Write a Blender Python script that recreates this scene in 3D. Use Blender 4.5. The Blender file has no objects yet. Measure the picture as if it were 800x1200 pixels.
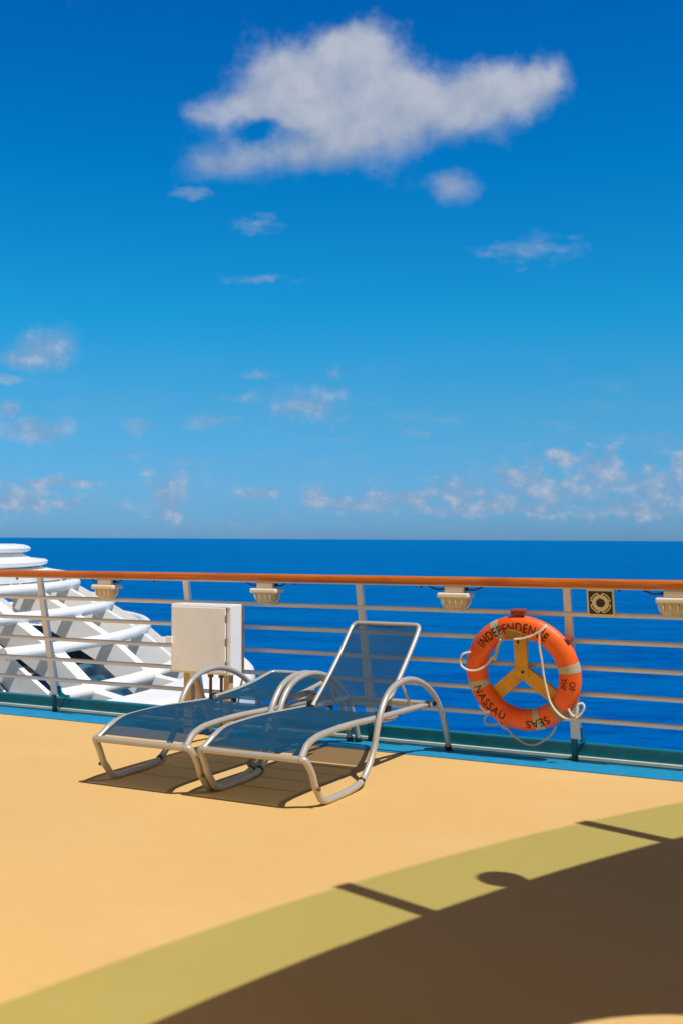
import bpy, bmesh, math, random
from mathutils import Vector, Matrix

random.seed(7)
R = math.radians
C = bpy.context.scene.collection
scn = bpy.context.scene

# ------------------------------------------------------------------ camera
EYE = Vector((0.0, 0.0, 1.35))
cam_d = bpy.data.cameras.new("camera")
cam = bpy.data.objects.new("camera", cam_d)
C.objects.link(cam)
cam.location = EYE
cam.rotation_euler = (R(90.0) + math.atan(36.0 / 1280.0), 0, 0)
cam_d.sensor_fit = 'VERTICAL'
cam_d.sensor_height = 36.0
cam_d.lens = 38.4
cam_d.clip_start = 0.05
cam_d.clip_end = 200000.0
cam_d.dof.use_dof = True
cam_d.dof.focus_distance = 6.9
cam_d.dof.aperture_fstop = 5.6
scn.camera = cam

# ------------------------------------------------------------------ sun, sky, exposure
SUN_EL, SUN_AZ = R(60.0), R(136.5)          # azimuth clockwise from +Y: right and behind the camera
sun_dir = Vector((math.sin(SUN_AZ) * math.cos(SUN_EL), math.cos(SUN_AZ) * math.cos(SUN_EL), math.sin(SUN_EL)))
sl = bpy.data.lights.new("sun", 'SUN')
sl.energy = 4.2
sl.angle = R(0.53)
sl.color = (1.0, 0.955, 0.88)
so = bpy.data.objects.new("sun", sl)
so.rotation_euler = sun_dir.to_track_quat('Z', 'Y').to_euler()
so.location = sun_dir * 50
C.objects.link(so)

scn.view_settings.view_transform = 'Standard'
scn.view_settings.look = 'None'
scn.view_settings.exposure = 0.0
scn.view_settings.gamma = 1.0
scn.view_settings.use_curve_mapping = False
scn.cycles.max_bounces = 10
scn.cycles.transparent_max_bounces = 16
scn.cycles.sample_clamp_indirect = 6.0


class NT:
    """small helper for building node trees"""
    def __init__(self, tree):
        self.t = tree
        self.n = tree.nodes
        self.l = tree.links

    def node(self, kind, **kw):
        nd = self.n.new(kind)
        for k, v in kw.items():
            setattr(nd, k, v)
        return nd

    def link(self, a, b):
        self.l.new(a, b)

    def put(self, sock, v):
        if hasattr(v, 'is_linked'):
            self.link(v, sock)
        else:
            sock.default_value = v

    def math(self, op, a, b=0.0, c=0.0, clamp=False):
        nd = self.node('ShaderNodeMath', operation=op)
        nd.use_clamp = clamp
        self.put(nd.inputs[0], a); self.put(nd.inputs[1], b); self.put(nd.inputs[2], c)
        return nd.outputs[0]

    def vec(self, op, a, b=(0, 0, 0), c=(0, 0, 0), out=0):
        nd = self.node('ShaderNodeVectorMath', operation=op)
        self.put(nd.inputs[0], a); self.put(nd.inputs[1], b)
        if len(nd.inputs) > 2:
            self.put(nd.inputs[2], c)
        return nd.outputs[out]

    def noise(self, vec, scale, detail=4.0, rough=0.55, color=False, dist=0.0):
        nd = self.node('ShaderNodeTexNoise')
        nd.inputs['Scale'].default_value = scale
        nd.inputs['Detail'].default_value = detail
        nd.inputs['Roughness'].default_value = rough
        nd.inputs['Distortion'].default_value = dist
        if vec is not None:
            self.link(vec, nd.inputs['Vector'])
        return nd.outputs['Color' if color else 'Fac']

    def mix(self, f, a, b, blend='MIX'):
        nd = self.node('ShaderNodeMix', data_type='RGBA', blend_type=blend)
        self.put(nd.inputs[0], f)
        self.put(nd.inputs[6], a if not isinstance(a, tuple) else (*a[:3], 1))
        self.put(nd.inputs[7], b if not isinstance(b, tuple) else (*b[:3], 1))
        return nd.outputs[2]

    def ramp(self, f, stops, interp='LINEAR'):
        nd = self.node('ShaderNodeValToRGB')
        cr = nd.color_ramp
        cr.interpolation = interp
        while len(cr.elements) < len(stops):
            cr.elements.new(0.5)
        for e, (p, col) in zip(cr.elements, stops):
            e.position = p
            e.color = (*col[:3], 1) if isinstance(col, tuple) else (col, col, col, 1)
        self.link(f, nd.inputs[0])
        return nd.outputs[0]

    def smooth(self, x, lo, hi):
        nd = self.node('ShaderNodeMapRange', interpolation_type='SMOOTHSTEP')
        self.put(nd.inputs[0], x)
        nd.inputs[1].default_value = lo
        nd.inputs[2].default_value = hi
        return nd.outputs[0]


world = bpy.data.worlds.new("World")
scn.world = world
world.use_nodes = True
W = NT(world.node_tree)
W.n.clear()
sky = W.node('ShaderNodeTexSky', sky_type='NISHITA')
sky.sun_disc = False
sky.sun_elevation = SUN_EL
sky.sun_rotation = SUN_AZ
sky.altitude = 0
sky.air_density = 1.0
sky.dust_density = 0.35
sky.ozone_density = 2.0
SKY_STRENGTH = 0.10

tc = W.node('ShaderNodeTexCoord')
dirv = tc.outputs['Generated']
sep = W.node('ShaderNodeSeparateXYZ')
W.link(dirv, sep.inputs[0])
# tropical clear air: blue deepens upwards; unseen high sky dimmed for warmer deck shade
el = W.math('MAXIMUM', sep.outputs[2], 0.0)
tint = W.ramp(el, [(0.0, (0.23, 0.53, 1.20)), (0.05, (0.24, 0.62, 1.12)), (0.12, (0.20, 0.74, 1.08)), (0.20, (0.055, 0.86, 1.22)), (0.33, (0.004, 0.76, 1.32)), (0.49, (0.0, 0.58, 1.30)), (0.58, (0.03, 0.16, 0.28)), (1.0, (0.10, 0.10, 0.09))])
skyc = W.mix(1.0, sky.outputs[0], tint, 'MULTIPLY')
# warm glow added to the unseen sky behind the camera, to warm the shade
warm_fill = W.smooth(W.math('MULTIPLY', sep.outputs[1], -1.0), -0.15, 0.5)
skyc = W.mix(W.math('MULTIPLY', warm_fill, 0.8), skyc, (3.9, 2.8, 1.7))

# clouds, placed by direction: (x/y, z/y) of the view direction towards +Y
ysafe = W.math('MAXIMUM', sep.outputs[1], 0.02)
cu = W.math('DIVIDE', sep.outputs[0], ysafe)
cv = W.math('DIVIDE', sep.outputs[2], ysafe)
comb = W.node('ShaderNodeCombineXYZ')
W.link(cu, comb.inputs[0]); W.link(cv, comb.inputs[1])
uv = comb.outputs[0]
front = W.smooth(sep.outputs[1], 0.1, 0.35)


def warp(scale, amt, detail=5.0):
    n = W.noise(uv, scale, detail, 0.6, color=True)
    return W.vec('MULTIPLY_ADD', W.vec('SUBTRACT', n, (0.5, 0.5, 0.5)), (amt, amt, 0), uv)


def blobs(p, lst, k=0.25):
    d = None
    for cx, cy, rx, ry in lst:
        q = W.vec('MULTIPLY_ADD', p, (1 / rx, 1 / ry, 0), (-cx / rx, -cy / ry, 0))
        v = W.math('SUBTRACT', 1.0, W.vec('LENGTH', q, out=1))
        d = v if d is None else W.math('SMOOTH_MAX', d, v, k)
    return d


def pxe(cx, cy, rx, ry):
    return ((cx - 400) / 1280.0, (636 - cy) / 1280.0, rx / 1280.0, ry / 1280.0)


big = [(*pxe(*e[:4]), e[4]) for e in [(400, 100, 105, 75, 1.0), (410, 56, 60, 40, 0.55), (325, 88, 60, 48, 0.75), (290, 122, 55, 40, 0.5), (258, 186, 52, 30, 0.66), (335, 188, 80, 28, 0.5),
                         (395, 160, 90, 44, 0.5), (470, 125, 80, 52, 0.65), (545, 116, 75, 42, 0.75), (605, 100, 55, 40, 0.6), (644, 80, 36, 32, 0.65), (236, 128, 30, 18, 0.42), (560, 84, 40, 26, 0.25)]]
mid = [pxe(*e) for e in [(531, 213, 36, 27), (44, 410, 52, 34), (364, 473, 62, 28), (20, 418, 40, 20), (48, 504, 62, 22), (8, 478, 26, 16)]]
faint = [pxe(*e) for e in [(622, 292, 84, 22), (300, 262, 40, 16), (245, 494, 40, 16), (158, 496, 32, 16), (150, 535, 36, 10), (290, 466, 46, 14), (392, 438, 18, 14), (10, 446, 40, 10), (486, 508, 22, 8), (220, 225, 40, 10), (300, 326, 60, 8), (305, 437, 30, 9)]]
low = [pxe(*e) for e in [(22, 586, 50, 26), (198, 580, 30, 40), (80, 588, 30, 14), (655, 536, 24, 15), (540, 576, 50, 22), (612, 566, 46, 36), (700, 556, 50, 34), (650, 580, 70, 26), (770, 570, 60, 30), (374, 584, 26, 20), (470, 584, 60, 16), (795, 541, 16, 16), (716, 536, 14, 18), (305, 578, 30, 10), (60, 565, 60, 8), (420, 592, 90, 12), (570, 594, 130, 14), (740, 594, 90, 16)]]

fbm = W.noise(uv, 17.0, 8.0, 0.58)
fine = W.noise(uv, 70.0, 6.0, 0.62)
fb = W.math('SUBTRACT', fbm, 0.5)
fn = W.math('SUBTRACT', fine, 0.5)
wp = W.vec('ADD', warp(7.0, 0.038), W.vec('SUBTRACT', warp(26.0, 0.016, 6.0), uv))


def gauss(p, cx, cy, rx, ry, amp):
    q = W.vec('MULTIPLY_ADD', p, (1 / rx, 1 / ry, 0), (-cx / rx, -cy / ry, 0))
    return W.math('MULTIPLY', W.math('EXPONENT', W.math('MULTIPLY', W.vec('DOT_PRODUCT', q, q, out=1), -1.35)), amp)


dbig = None
for e in big:
    g_ = gauss(wp, *e)
    dbig = g_ if dbig is None else W.math('ADD', dbig, g_)
dbig = W.math('SUBTRACT', dbig, gauss(warp(22.0, 0.05, 6.0), *pxe(304, 153, 40, 15), 0.55))
dbig = W.math('MINIMUM', dbig, 1.15)
med = W.math('SUBTRACT', W.noise(uv, 38.0, 6.0, 0.6), 0.5)
core = W.math('MULTIPLY_ADD', fb, 0.95, W.math('MULTIPLY_ADD', med, 0.30, W.math('MULTIPLY_ADD', fn, 0.22, dbig)))
height = W.smooth(cv, 0.335, 0.44)
tt = W.math('DIVIDE', W.math('SUBTRACT', core, 0.16), W.math('MULTIPLY_ADD', height, -0.32, 1.02), clamp=True)
abig = W.math('MULTIPLY', W.math('MULTIPLY', W.math('MULTIPLY', tt, tt), W.math('MULTIPLY_ADD', tt, -2.0, 3.0)), 0.93)
wq = warp(30.0, 0.022)
dmid = W.math('MULTIPLY_ADD', fb, 1.5, W.math('MULTIPLY_ADD', fn, 0.35, blobs(wq, mid, 0.15)))
amid = W.math('MULTIPLY', W.smooth(dmid, -0.05, 1.0), 0.66)
fbs = W.math('SUBTRACT', W.noise(W.vec('MULTIPLY', uv, (1.0, 2.2, 1.0)), 34.0, 7.0, 0.6), 0.5)
dfa = W.math('MULTIPLY_ADD', fbs, 2.2, blobs(wq, faint, 0.15))
afa = W.math('MULTIPLY', W.smooth(dfa, 0.1, 1.1), 0.42)
wl = warp(60.0, 0.014)
fl_ = W.math('SUBTRACT', W.noise(W.vec('MULTIPLY', uv, (1.0, 1.5, 1.0)), 46.0, 6.0, 0.52), 0.5)
dlo = W.math('MULTIPLY_ADD', fl_, 2.0, blobs(wl, low, 0.2))
alo = W.math('MULTIPLY', W.smooth(dlo, -0.1, 0.8), 0.70)
# thin hazy streaks over the lower sky
stn = W.noise(W.vec('MULTIPLY', wl, (1.0, 4.5, 1.0)), 11.0, 6.0, 0.6)
band = W.math('MULTIPLY', W.smooth(cv, -0.01, 0.03), W.math('SUBTRACT', 1.0, W.smooth(cv, 0.05, 0.21)))
astk = W.math('MULTIPLY', W.math('MULTIPLY', W.smooth(stn, 0.46, 0.78), band), 0.34)
alo = W.math('MAXIMUM', alo, astk)
alpha = W.math('MAXIMUM', W.math('MAXIMUM', abig, amid), W.math('MAXIMUM', afa, alo))
alpha = W.math('MULTIPLY', alpha, front)
# cloud brightness: thick parts white, thin bases lilac grey
billow = W.math('SUBTRACT', W.noise(W.vec('ADD', wp, (0.013, 0.021, 0.0)), 17.0, 6.0, 0.55), W.noise(wp, 17.0, 6.0, 0.55))
thick = W.math('ADD', W.math('MULTIPLY_ADD', fb, 0.45, W.math('MULTIPLY_ADD', height, 0.50, 0.27)), W.math('MULTIPLY', billow, -2.3), clamp=True)
lit = W.mix(thick, (2.8, 3.6, 5.0), (4.9, 5.2, 6.1))
lowcol = W.mix(W.smooth(W.math('MULTIPLY_ADD', fn, 0.8, fl_), -0.12, 0.40), (2.3, 3.6, 5.6), (6.0, 5.8, 6.2))
isbig = W.smooth(cv, 0.30, 0.33)
ccol = W.mix(isbig, lowcol, lit)
final = W.mix(alpha, skyc, ccol)
bg = W.node('ShaderNodeBackground')
bg.inputs['Strength'].default_value = SKY_STRENGTH
W.link(final, bg.inputs[0])
wo = W.node('ShaderNodeOutputWorld')
W.link(bg.outputs[0], wo.inputs[0])

# ------------------------------------------------------------------ materials
MATS = {}


def mat(name, col, rough=0.5, metal=0.0, spec=0.5, vary=0.08, vscale=6.0, bump=0.0, bscale=80.0, dirt=None, coat=0.0):
    if name in MATS:
        return MATS[name]
    m = bpy.data.materials.new(name)
    m.use_nodes = True
    t = NT(m.node_tree)
    b = t.n['Principled BSDF']
    tcn = t.node('ShaderNodeTexCoord')
    ob = tcn.outputs['Object']
    nz = t.noise(ob, vscale, 5.0, 0.6)
    lo = tuple(c * (1 - vary) for c in col)
    hi = tuple(min(1, c * (1 + vary)) for c in col)
    c = t.ramp(nz, [(0.3, lo), (0.7, hi)])
    if dirt:
        dcol, dscale, dlo, dhi, amt = dirt
        dn = t.noise(ob, dscale, 8.0, 0.65)
        f = t.math('MULTIPLY', t.smooth(dn, dlo, dhi), amt)
        c = t.mix(f, c, dcol)
    t.link(c, b.inputs['Base Color'])
    rr = t.math('MULTIPLY_ADD', nz, 0.16, rough - 0.08, clamp=True)
    t.link(rr, b.inputs['Roughness'])
    b.inputs['Metallic'].default_value = metal
    b.inputs['Specular IOR Level'].default_value = spec
    b.inputs['Coat Weight'].default_value = coat
    if bump > 0:
        bn = t.noise(ob, bscale, 4.0, 0.6)
        bp = t.node('ShaderNodeBump')
        bp.inputs['Strength'].default_value = bump
        bp.inputs['Distance'].default_value = 0.003
        t.link(bn, bp.inputs['Height'])
        t.link(bp.outputs[0], b.inputs['Normal'])
    MATS[name] = m
    return m


M_white = mat('white_paint', (0.90, 0.895, 0.88), 0.35, vary=0.03, dirt=((0.55, 0.5, 0.42), 3.0, 0.58, 0.8, 0.35))
M_rail = mat('railing_paint', (0.80, 0.82, 0.86), 0.4, vary=0.05, dirt=((0.50, 0.42, 0.34), 9.0, 0.64, 0.78, 0.45))
M_cab = mat('cabinet_paint', (0.90, 0.91, 0.94), 0.4, vary=0.03, dirt=((0.6, 0.48, 0.33), 4.0, 0.55, 0.8, 0.4))
M_tan = mat('weathered_cream_paint', (0.62, 0.46, 0.26), 0.5, vary=0.12)
M_pipe = mat('brown_conduit', (0.22, 0.12, 0.06), 0.5, vary=0.2)
M_teal = mat('teal_paint', (0.0, 0.135, 0.185), 0.35, vary=0.12, dirt=((0.004, 0.20, 0.25), 12.0, 0.5, 0.7, 0.6))
M_blue = mat('blue_deck_paint', (0.010, 0.26, 0.50), 0.5, vary=0.10, vscale=10, dirt=((0.03, 0.35, 0.58), 16.0, 0.52, 0.72, 0.6))
M_frame = mat('grey_powder_coat', (0.50, 0.475, 0.44), 0.33, metal=0.25, vary=0.05, dirt=((0.30, 0.2, 0.12), 14.0, 0.66, 0.76, 0.6))
M_black = mat('black_plastic', (0.015, 0.015, 0.018), 0.4)
M_rust = mat('rusty_bolt', (0.20, 0.07, 0.025), 0.7, vary=0.3, vscale=60)
M_orange = mat('orange_ring_plastic', (0.95, 0.150, 0.015), 0.5, vary=0.08, dirt=((0.80, 0.060, 0.003), 6.0, 0.42, 0.70, 0.8))
M_tape = mat('grey_reflective_tape', (0.50, 0.46, 0.38), 0.45, vary=0.1, vscale=30, dirt=((0.33, 0.25, 0.15), 20.0, 0.5, 0.7, 0.6))
M_oldtape = mat('browned_tape', (0.36, 0.24, 0.10), 0.5, vary=0.2, vscale=30)
M_ink = mat('black_ink', (0.035, 0.010, 0.007), 0.6, dirt=((0.55, 0.07, 0.006), 45.0, 0.56, 0.70, 0.85))
M_rope = mat('white_rope', (0.78, 0.70, 0.60), 0.8, vary=0.15, vscale=120, bump=0.5, bscale=300)
M_greyrope = mat('grey_rope', (0.50, 0.45, 0.40), 0.8, vary=0.15, vscale=120, bump=0.5, bscale=300)
M_bracket = mat('yellowed_bracket', (0.72, 0.38, 0.035), 0.5, vary=0.18, vscale=9, dirt=((0.36, 0.16, 0.02), 10.0, 0.5, 0.75, 0.7))
M_signback = mat('sign_cream', (0.86, 0.76, 0.54), 0.45, vary=0.06)
M_signdark = mat('sign_dark_green', (0.008, 0.022, 0.014), 0.35)
M_lamp = mat('lamp_housing_cream', (0.84, 0.77, 0.64), 0.45, vary=0.08, dirt=((0.5, 0.36, 0.18), 20.0, 0.5, 0.75, 0.5))
M_lens = mat('lamp_lens', (0.74, 0.60, 0.40), 0.25, vary=0.08, vscale=25)
M_redclip = mat('red_clip', (0.26, 0.045, 0.022), 0.6, vary=0.2)
M_hull = mat('white_hull', (0.78, 0.78, 0.78), 0.35)
M_lower = mat('teal_lower_deck', (0.02, 0.22, 0.30), 0.4, vary=0.3, vscale=1.2)
M_under = mat('warm_bounce_soffit', (0.88, 0.68, 0.28), 0.6)  # underside colour warmed to bounce light onto the shaded deck


def m_deck():
    m = bpy.data.materials.new('orange_deck_rubber')
    m.use_nodes = True
    t = NT(m.node_tree)
    b = t.n['Principled BSDF']
    p = t.node('ShaderNodeTexCoord').outputs['Object']
    big_ = t.noise(p, 0.8, 4.0, 0.6)
    c = t.ramp(big_, [(0.25, (0.675, 0.440, 0.170)), (0.75, (0.725, 0.480, 0.194))])
    grain = t.noise(p, 420.0, 3.0, 0.7)
    c = t.mix(0.34, c, t.ramp(grain, [(0.32, (0.42, 0.23, 0.06)), (0.5, (0.70, 0.42, 0.15)), (0.7, (0.92, 0.62, 0.28))]))
    scuff = t.noise(t.vec('MULTIPLY', p, (1.0, 2.4, 1.0)), 3.5, 9.0, 0.72)
    c = t.mix(t.math('MULTIPLY', t.smooth(scuff, 0.56, 0.80), 0.34), c, (0.50, 0.29, 0.11))
    stain = t.noise(t.vec('MULTIPLY', p, (0.5, 1.0, 1.0)), 1.6, 7.0, 0.62, dist=0.6)
    c = t.mix(t.math('MULTIPLY', t.smooth(stain, 0.50, 0.70), 0.16), c, (0.80, 0.56, 0.28))
    spots = t.node('ShaderNodeTexVoronoi'); spots.inputs['Scale'].default_value = 5.0
    t.link(p, spots.inputs['Vector'])
    sp = t.math('MULTIPLY', t.math('LESS_THAN', spots.outputs['Distance'], 0.028), 0.35)
    c = t.mix(sp, c, (0.36, 0.22, 0.10))
    t.link(c, b.inputs['Base Color'])
    b.inputs['Roughness'].default_value = 0.75
    b.inputs['Specular IOR Level'].default_value = 0.25
    bp = t.node('ShaderNodeBump')
    bp.inputs['Strength'].default_value = 0.35
    bp.inputs['Distance'].default_value = 0.0025
    t.link(t.noise(p, 300.0, 3.0, 0.6), bp.inputs['Height'])
    t.link(bp.outputs[0], b.inputs['Normal'])
    return m


def m_wood():
    m = bpy.data.materials.new('varnished_teak')
    m.use_nodes = True
    t = NT(m.node_tree)
    b = t.n['Principled BSDF']
    p = t.node('ShaderNodeTexCoord').outputs['Object']
    g = t.noise(t.vec('MULTIPLY', p, (1.2, 30.0, 40.0)), 3.0, 6.0, 0.6, dist=0.4)
    patch = t.noise(p, 1.7, 6.0, 0.65)
    c = t.ramp(g, [(0.3, (0.44, 0.088, 0.006)), (0.7, (0.72, 0.205, 0.016))])
    c = t.mix(t.math('MULTIPLY', t.smooth(patch, 0.5, 0.72), 0.7), c, (0.36, 0.055, 0.006))
    c = t.mix(t.math('MULTIPLY', t.smooth(t.noise(p, 26.0, 6.0, 0.7), 0.60, 0.72), 0.5), c, (0.55, 0.27, 0.07))
    t.link(c, b.inputs['Base Color'])
    b.inputs['Roughness'].default_value = 0.32
    b.inputs['Coat Weight'].default_value = 0.12
    b.inputs['Coat Roughness'].default_value = 0.2
    return m


def m_sling(name, col, through):
    m = bpy.data.materials.new(name)
    m.use_nodes = True
    t = NT(m.node_tree)
    t.n.clear()
    p = t.node('ShaderNodeTexCoord').outputs['Object']
    out = t.node('ShaderNodeOutputMaterial')
    b = t.node('ShaderNodeBsdfPrincipled')
    n1 = t.noise(p, 5.0, 6.0, 0.6)
    weave = t.noise(p, 500.0, 2.0, 0.5)
    c = t.mix(t.math('MULTIPLY', t.smooth(n1, 0.35, 0.75), 0.5), col, tuple(min(1, x * 1.5 + 0.004) for x in col))
    c = t.mix(0.35, c, t.ramp(weave, [(0.35, tuple(x * 0.4 for x in col)), (0.65, tuple(x * 1.7 for x in col))]))
    t.link(c, b.inputs['Base Color'])
    b.inputs['Roughness'].default_value = 0.7
    b.inputs['Specular IOR Level'].default_value = 0.15
    bp = t.node('ShaderNodeBump')
    bp.inputs['Strength'].default_value = 0.3
    bp.inputs['Distance'].default_value = 0.002
    t.link(weave, bp.inputs['Height'])
    t.link(bp.outputs[0], b.inputs['Normal'])
    tr = t.node('ShaderNodeBsdfTransparent')
    mx = t.node('ShaderNodeMixShader')
    mx.inputs[0].default_value = through
    t.link(b.outputs[0], mx.inputs[1]); t.link(tr.outputs[0], mx.inputs[2])
    t.link(mx.outputs[0], out.inputs[0])
    return m


def m_glass(name, tint, gloss):
    m = bpy.data.materials.new(name)
    m.use_nodes = True
    t = NT(m.node_tree)
    t.n.clear()
    out = t.node('ShaderNodeOutputMaterial')
    tr = t.node('ShaderNodeBsdfTransparent'); tr.inputs[0].default_value = (*tint, 1)
    gl = t.node('ShaderNodeBsdfGlossy'); gl.inputs['Roughness'].default_value = 0.03
    mx = t.node('ShaderNodeMixShader'); mx.inputs[0].default_value = gloss
    t.link(tr.outputs[0], mx.inputs[1]); t.link(gl.outputs[0], mx.inputs[2])
    t.link(mx.outputs[0], out.inputs[0])
    return m


def m_sea():
    m = bpy.data.materials.new('deep_blue_sea')
    m.use_nodes = True
    t = NT(m.node_tree)
    t.n.clear()
    out = t.node('ShaderNodeOutputMaterial')
    p = t.node('ShaderNodeTexCoord').outputs['Object']
    swell = t.noise(t.vec('MULTIPLY', p, (0.35, 1.0, 1.0)), 0.035, 6.0, 0.6)
    chop = t.noise(t.vec('MULTIPLY', p, (0.45, 1.0, 1.0)), 0.22, 5.0, 0.65)
    wide = t.noise(t.vec('MULTIPLY', p, (0.15, 1.0, 1.0)), 0.0016, 4.0, 0.55)
    hgt = t.math('MULTIPLY_ADD', swell, 1.6, chop)
    bp = t.node('ShaderNodeBump')
    bp.inputs['Strength'].default_value = 0.8
    bp.inputs['Distance'].default_value = 1.6
    t.link(hgt, bp.inputs['Height'])
    body = t.mix(t.smooth(wide, 0.35, 0.65), (0.0, 0.046, 0.275), (0.0, 0.060, 0.31))
    body = t.mix(t.math('MULTIPLY', t.smooth(t.math('MULTIPLY_ADD', swell, 0.6, t.math('MULTIPLY', chop, 0.55)), 0.44, 0.64), 0.85), body, (0.0, 0.115, 0.45))
    df = t.node('ShaderNodeBsdfDiffuse')
    t.link(body, df.inputs[0]); t.link(bp.outputs[0], df.inputs['Normal'])
    gl = t.node('ShaderNodeBsdfGlossy')
    gl.inputs[0].default_value = (0.03, 0.85, 1.0, 1)
    gl.inputs['Roughness'].default_value = 0.28
    t.link(bp.outputs[0], gl.inputs['Normal'])
    mx = t.node('ShaderNodeMixShader')
    lw = t.node('ShaderNodeLayerWeight'); lw.inputs[0].default_value = 0.5
    graze = t.node('ShaderNodeMapRange')
    t.link(lw.outputs['Facing'], graze.inputs[0])
    graze.inputs[1].default_value = 0.80; graze.inputs[2].default_value = 1.0
    graze.inputs[3].default_value = 0.07; graze.inputs[4].default_value = 0.36
    t.link(graze.outputs[0], mx.inputs[0])
    t.link(df.outputs[0], mx.inputs[1]); t.link(gl.outputs[0], mx.inputs[2])
    t.link(mx.outputs[0], out.inputs[0])
    return m


M_deck, M_wood, M_sea = m_deck(), m_wood(), m_sea()
M_sling = m_sling('slate_blue_mesh_fabric', (0.001, 0.053, 0.120), 0.10)
M_slingback = m_sling('thin_slate_blue_mesh_fabric', (0.010, 0.050, 0.100), 0.30)
M_tint = m_glass('green_tinted_glass', (0.79, 0.905, 0.75), 0.04)
M_glaze = mat('dark_blue_glazing', (0.01, 0.11, 0.20), 0.22, spec=0.9, vary=0.5, vscale=1.5)

# ------------------------------------------------------------------ mesh helpers


def tag(o, label=None, cat=None, group=None, kind=None):
    if label: o['label'] = label
    if cat: o['category'] = cat
    if group: o['group'] = group
    if kind: o['kind'] = kind
    return o


def link(name, bm, m, parent=None, smooth=False, inv=None):
    me = bpy.data.meshes.new(name)
    bmesh.ops.recalc_face_normals(bm, faces=bm.faces)
    if smooth:
        for f in bm.faces: f.smooth = True
        for e in bm.edges:
            if len(e.link_faces) == 2 and e.calc_face_angle(0) > R(38): e.smooth = False
    bm.to_mesh(me); bm.free()
    me.materials.append(m)
    o = bpy.data.objects.new(name, me)
    C.objects.link(o)
    if parent is not None:
        o.parent = parent
        if inv is not None: o.matrix_parent_inverse = inv
    return o


def empty(name, loc, rot=None):
    o = bpy.data.objects.new(name, None)
    o.location = loc
    if rot is not None:
        o.rotation_euler = rot.to_euler()
    o.empty_display_size = 0.1
    C.objects.link(o)
    return o


def catmull(pts, n=6, closed=False):
    P = [Vector(p) for p in pts]
    out = []
    N = len(P)
    segs = N if closed else N - 1
    for i in range(segs):
        if closed:
            a, b, c, d = P[(i - 1) % N], P[i], P[(i + 1) % N], P[(i + 2) % N]
        else:
            b, c = P[i], P[i + 1]
            a = P[i - 1] if i > 0 else b * 2 - c
            d = P[i + 2] if i + 2 < N else c * 2 - b
        for k in range(n):
            t = k / n
            out.append(0.5 * ((2 * b) + (c - a) * t + (2 * a - 5 * b + 4 * c - d) * t * t + (3 * b - a - 3 * c + d) * t ** 3))
    if not closed:
        out.append(P[-1].copy())
    return out


def tube(bm, pts, r, seg=12, closed=False, caps=True, squash=None):
    """sweep a circle of radius r (or a list of radii) along points"""
    P = [Vector(p) for p in pts]
    N = len(P)
    rings = []
    prev = None
    for i in range(N):
        if closed:
            tg = P[(i + 1) % N] - P[i - 1]
        else:
            tg = P[min(i + 1, N - 1)] - P[max(i - 1, 0)]
        tg.normalize()
        if prev is None:
            ref = Vector((0, 0, 1)) if abs(tg.z) < 0.9 else Vector((1, 0, 0))
            a = (ref - tg * ref.dot(tg)).normalized()
        else:
            a = (prev - tg * prev.dot(tg)).normalized()
        prev = a
        b = tg.cross(a)
        rr = r[i] if isinstance(r, (list, tuple)) else r
        rings.append([bm.verts.new(P[i] + (a * math.cos(2 * math.pi * k / seg) + b * math.sin(2 * math.pi * k / seg)) * rr) for k in range(seg)])
    for i in range(N if closed else N - 1):
        A, B = rings[i], rings[(i + 1) % N]
        off = 0
        if closed and i == N - 1:
            off = min(range(seg), key=lambda s: sum((A[k].co - B[(k + s) % seg].co).length for k in range(seg)))
        for k in range(seg):
            bm.faces.new((A[k], A[(k + 1) % seg], B[(k + 1 + off) % seg], B[(k + off) % seg]))
    if caps and not closed:
        bm.faces.new(rings[0]); bm.faces.new(rings[-1])
    return bm


def box(bm, lo, hi, bevel=0.0, mtx=None, seg=2):
    lo, hi = Vector(lo), Vector(hi)
    r = bmesh.ops.create_cube(bm, size=1.0)
    vs = r['verts']
    for v in vs:
        v.co = Vector(((lo.x + hi.x) / 2 + v.co.x * (hi.x - lo.x), (lo.y + hi.y) / 2 + v.co.y * (hi.y - lo.y), (lo.z + hi.z) / 2 + v.co.z * (hi.z - lo.z)))
    geom = list(vs)
    if bevel > 0:
        es = list({e for v in vs for e in v.link_edges})
        rb = bmesh.ops.bevel(bm, geom=es, offset=bevel, segments=seg, affect='EDGES', profile=0.5)
        geom = list({v for f in rb['faces'] for v in f.verts} | {v for v in vs if v.is_valid})
    if mtx is not None:
        bmesh.ops.transform(bm, matrix=mtx, verts=geom)
    return geom


def prism(bm, poly, axis_vec, origin, ex, ey):
    """extrude polygon (2-D points in ex, ey) by axis_vec"""
    A = [bm.verts.new(origin + ex * p[0] + ey * p[1]) for p in poly]
    B = [bm.verts.new(v.co + axis_vec) for v in A]
    bm.faces.new(A); bm.faces.new(B[::-1])
    n = len(A)
    for i in range(n):
        bm.faces.new((A[i], A[(i + 1) % n], B[(i + 1) % n], B[i]))


def revolve(bm, prof, a0=0.0, a1=2 * math.pi, n=96, close_prof=True):
    """profile of (r, z) swept about z"""
    full = abs(a1 - a0 - 2 * math.pi) < 1e-6
    cnt = n if full else n + 1
    cols = []
    for i in range(cnt):
        a = a0 + (a1 - a0) * i / n
        cols.append([bm.verts.new((r * math.cos(a), r * math.sin(a), z)) for r, z in prof])
    m = len(prof)
    for i in range(n):
        A, B = cols[i], cols[(i + 1) % cnt]
        for k in range(m if close_prof else m - 1):
            bm.faces.new((A[k], A[(k + 1) % m], B[(k + 1) % m], B[k]))
    if not full and close_prof:
        bm.faces.new(cols[0]); bm.faces.new(cols[-1][::-1])


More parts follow.
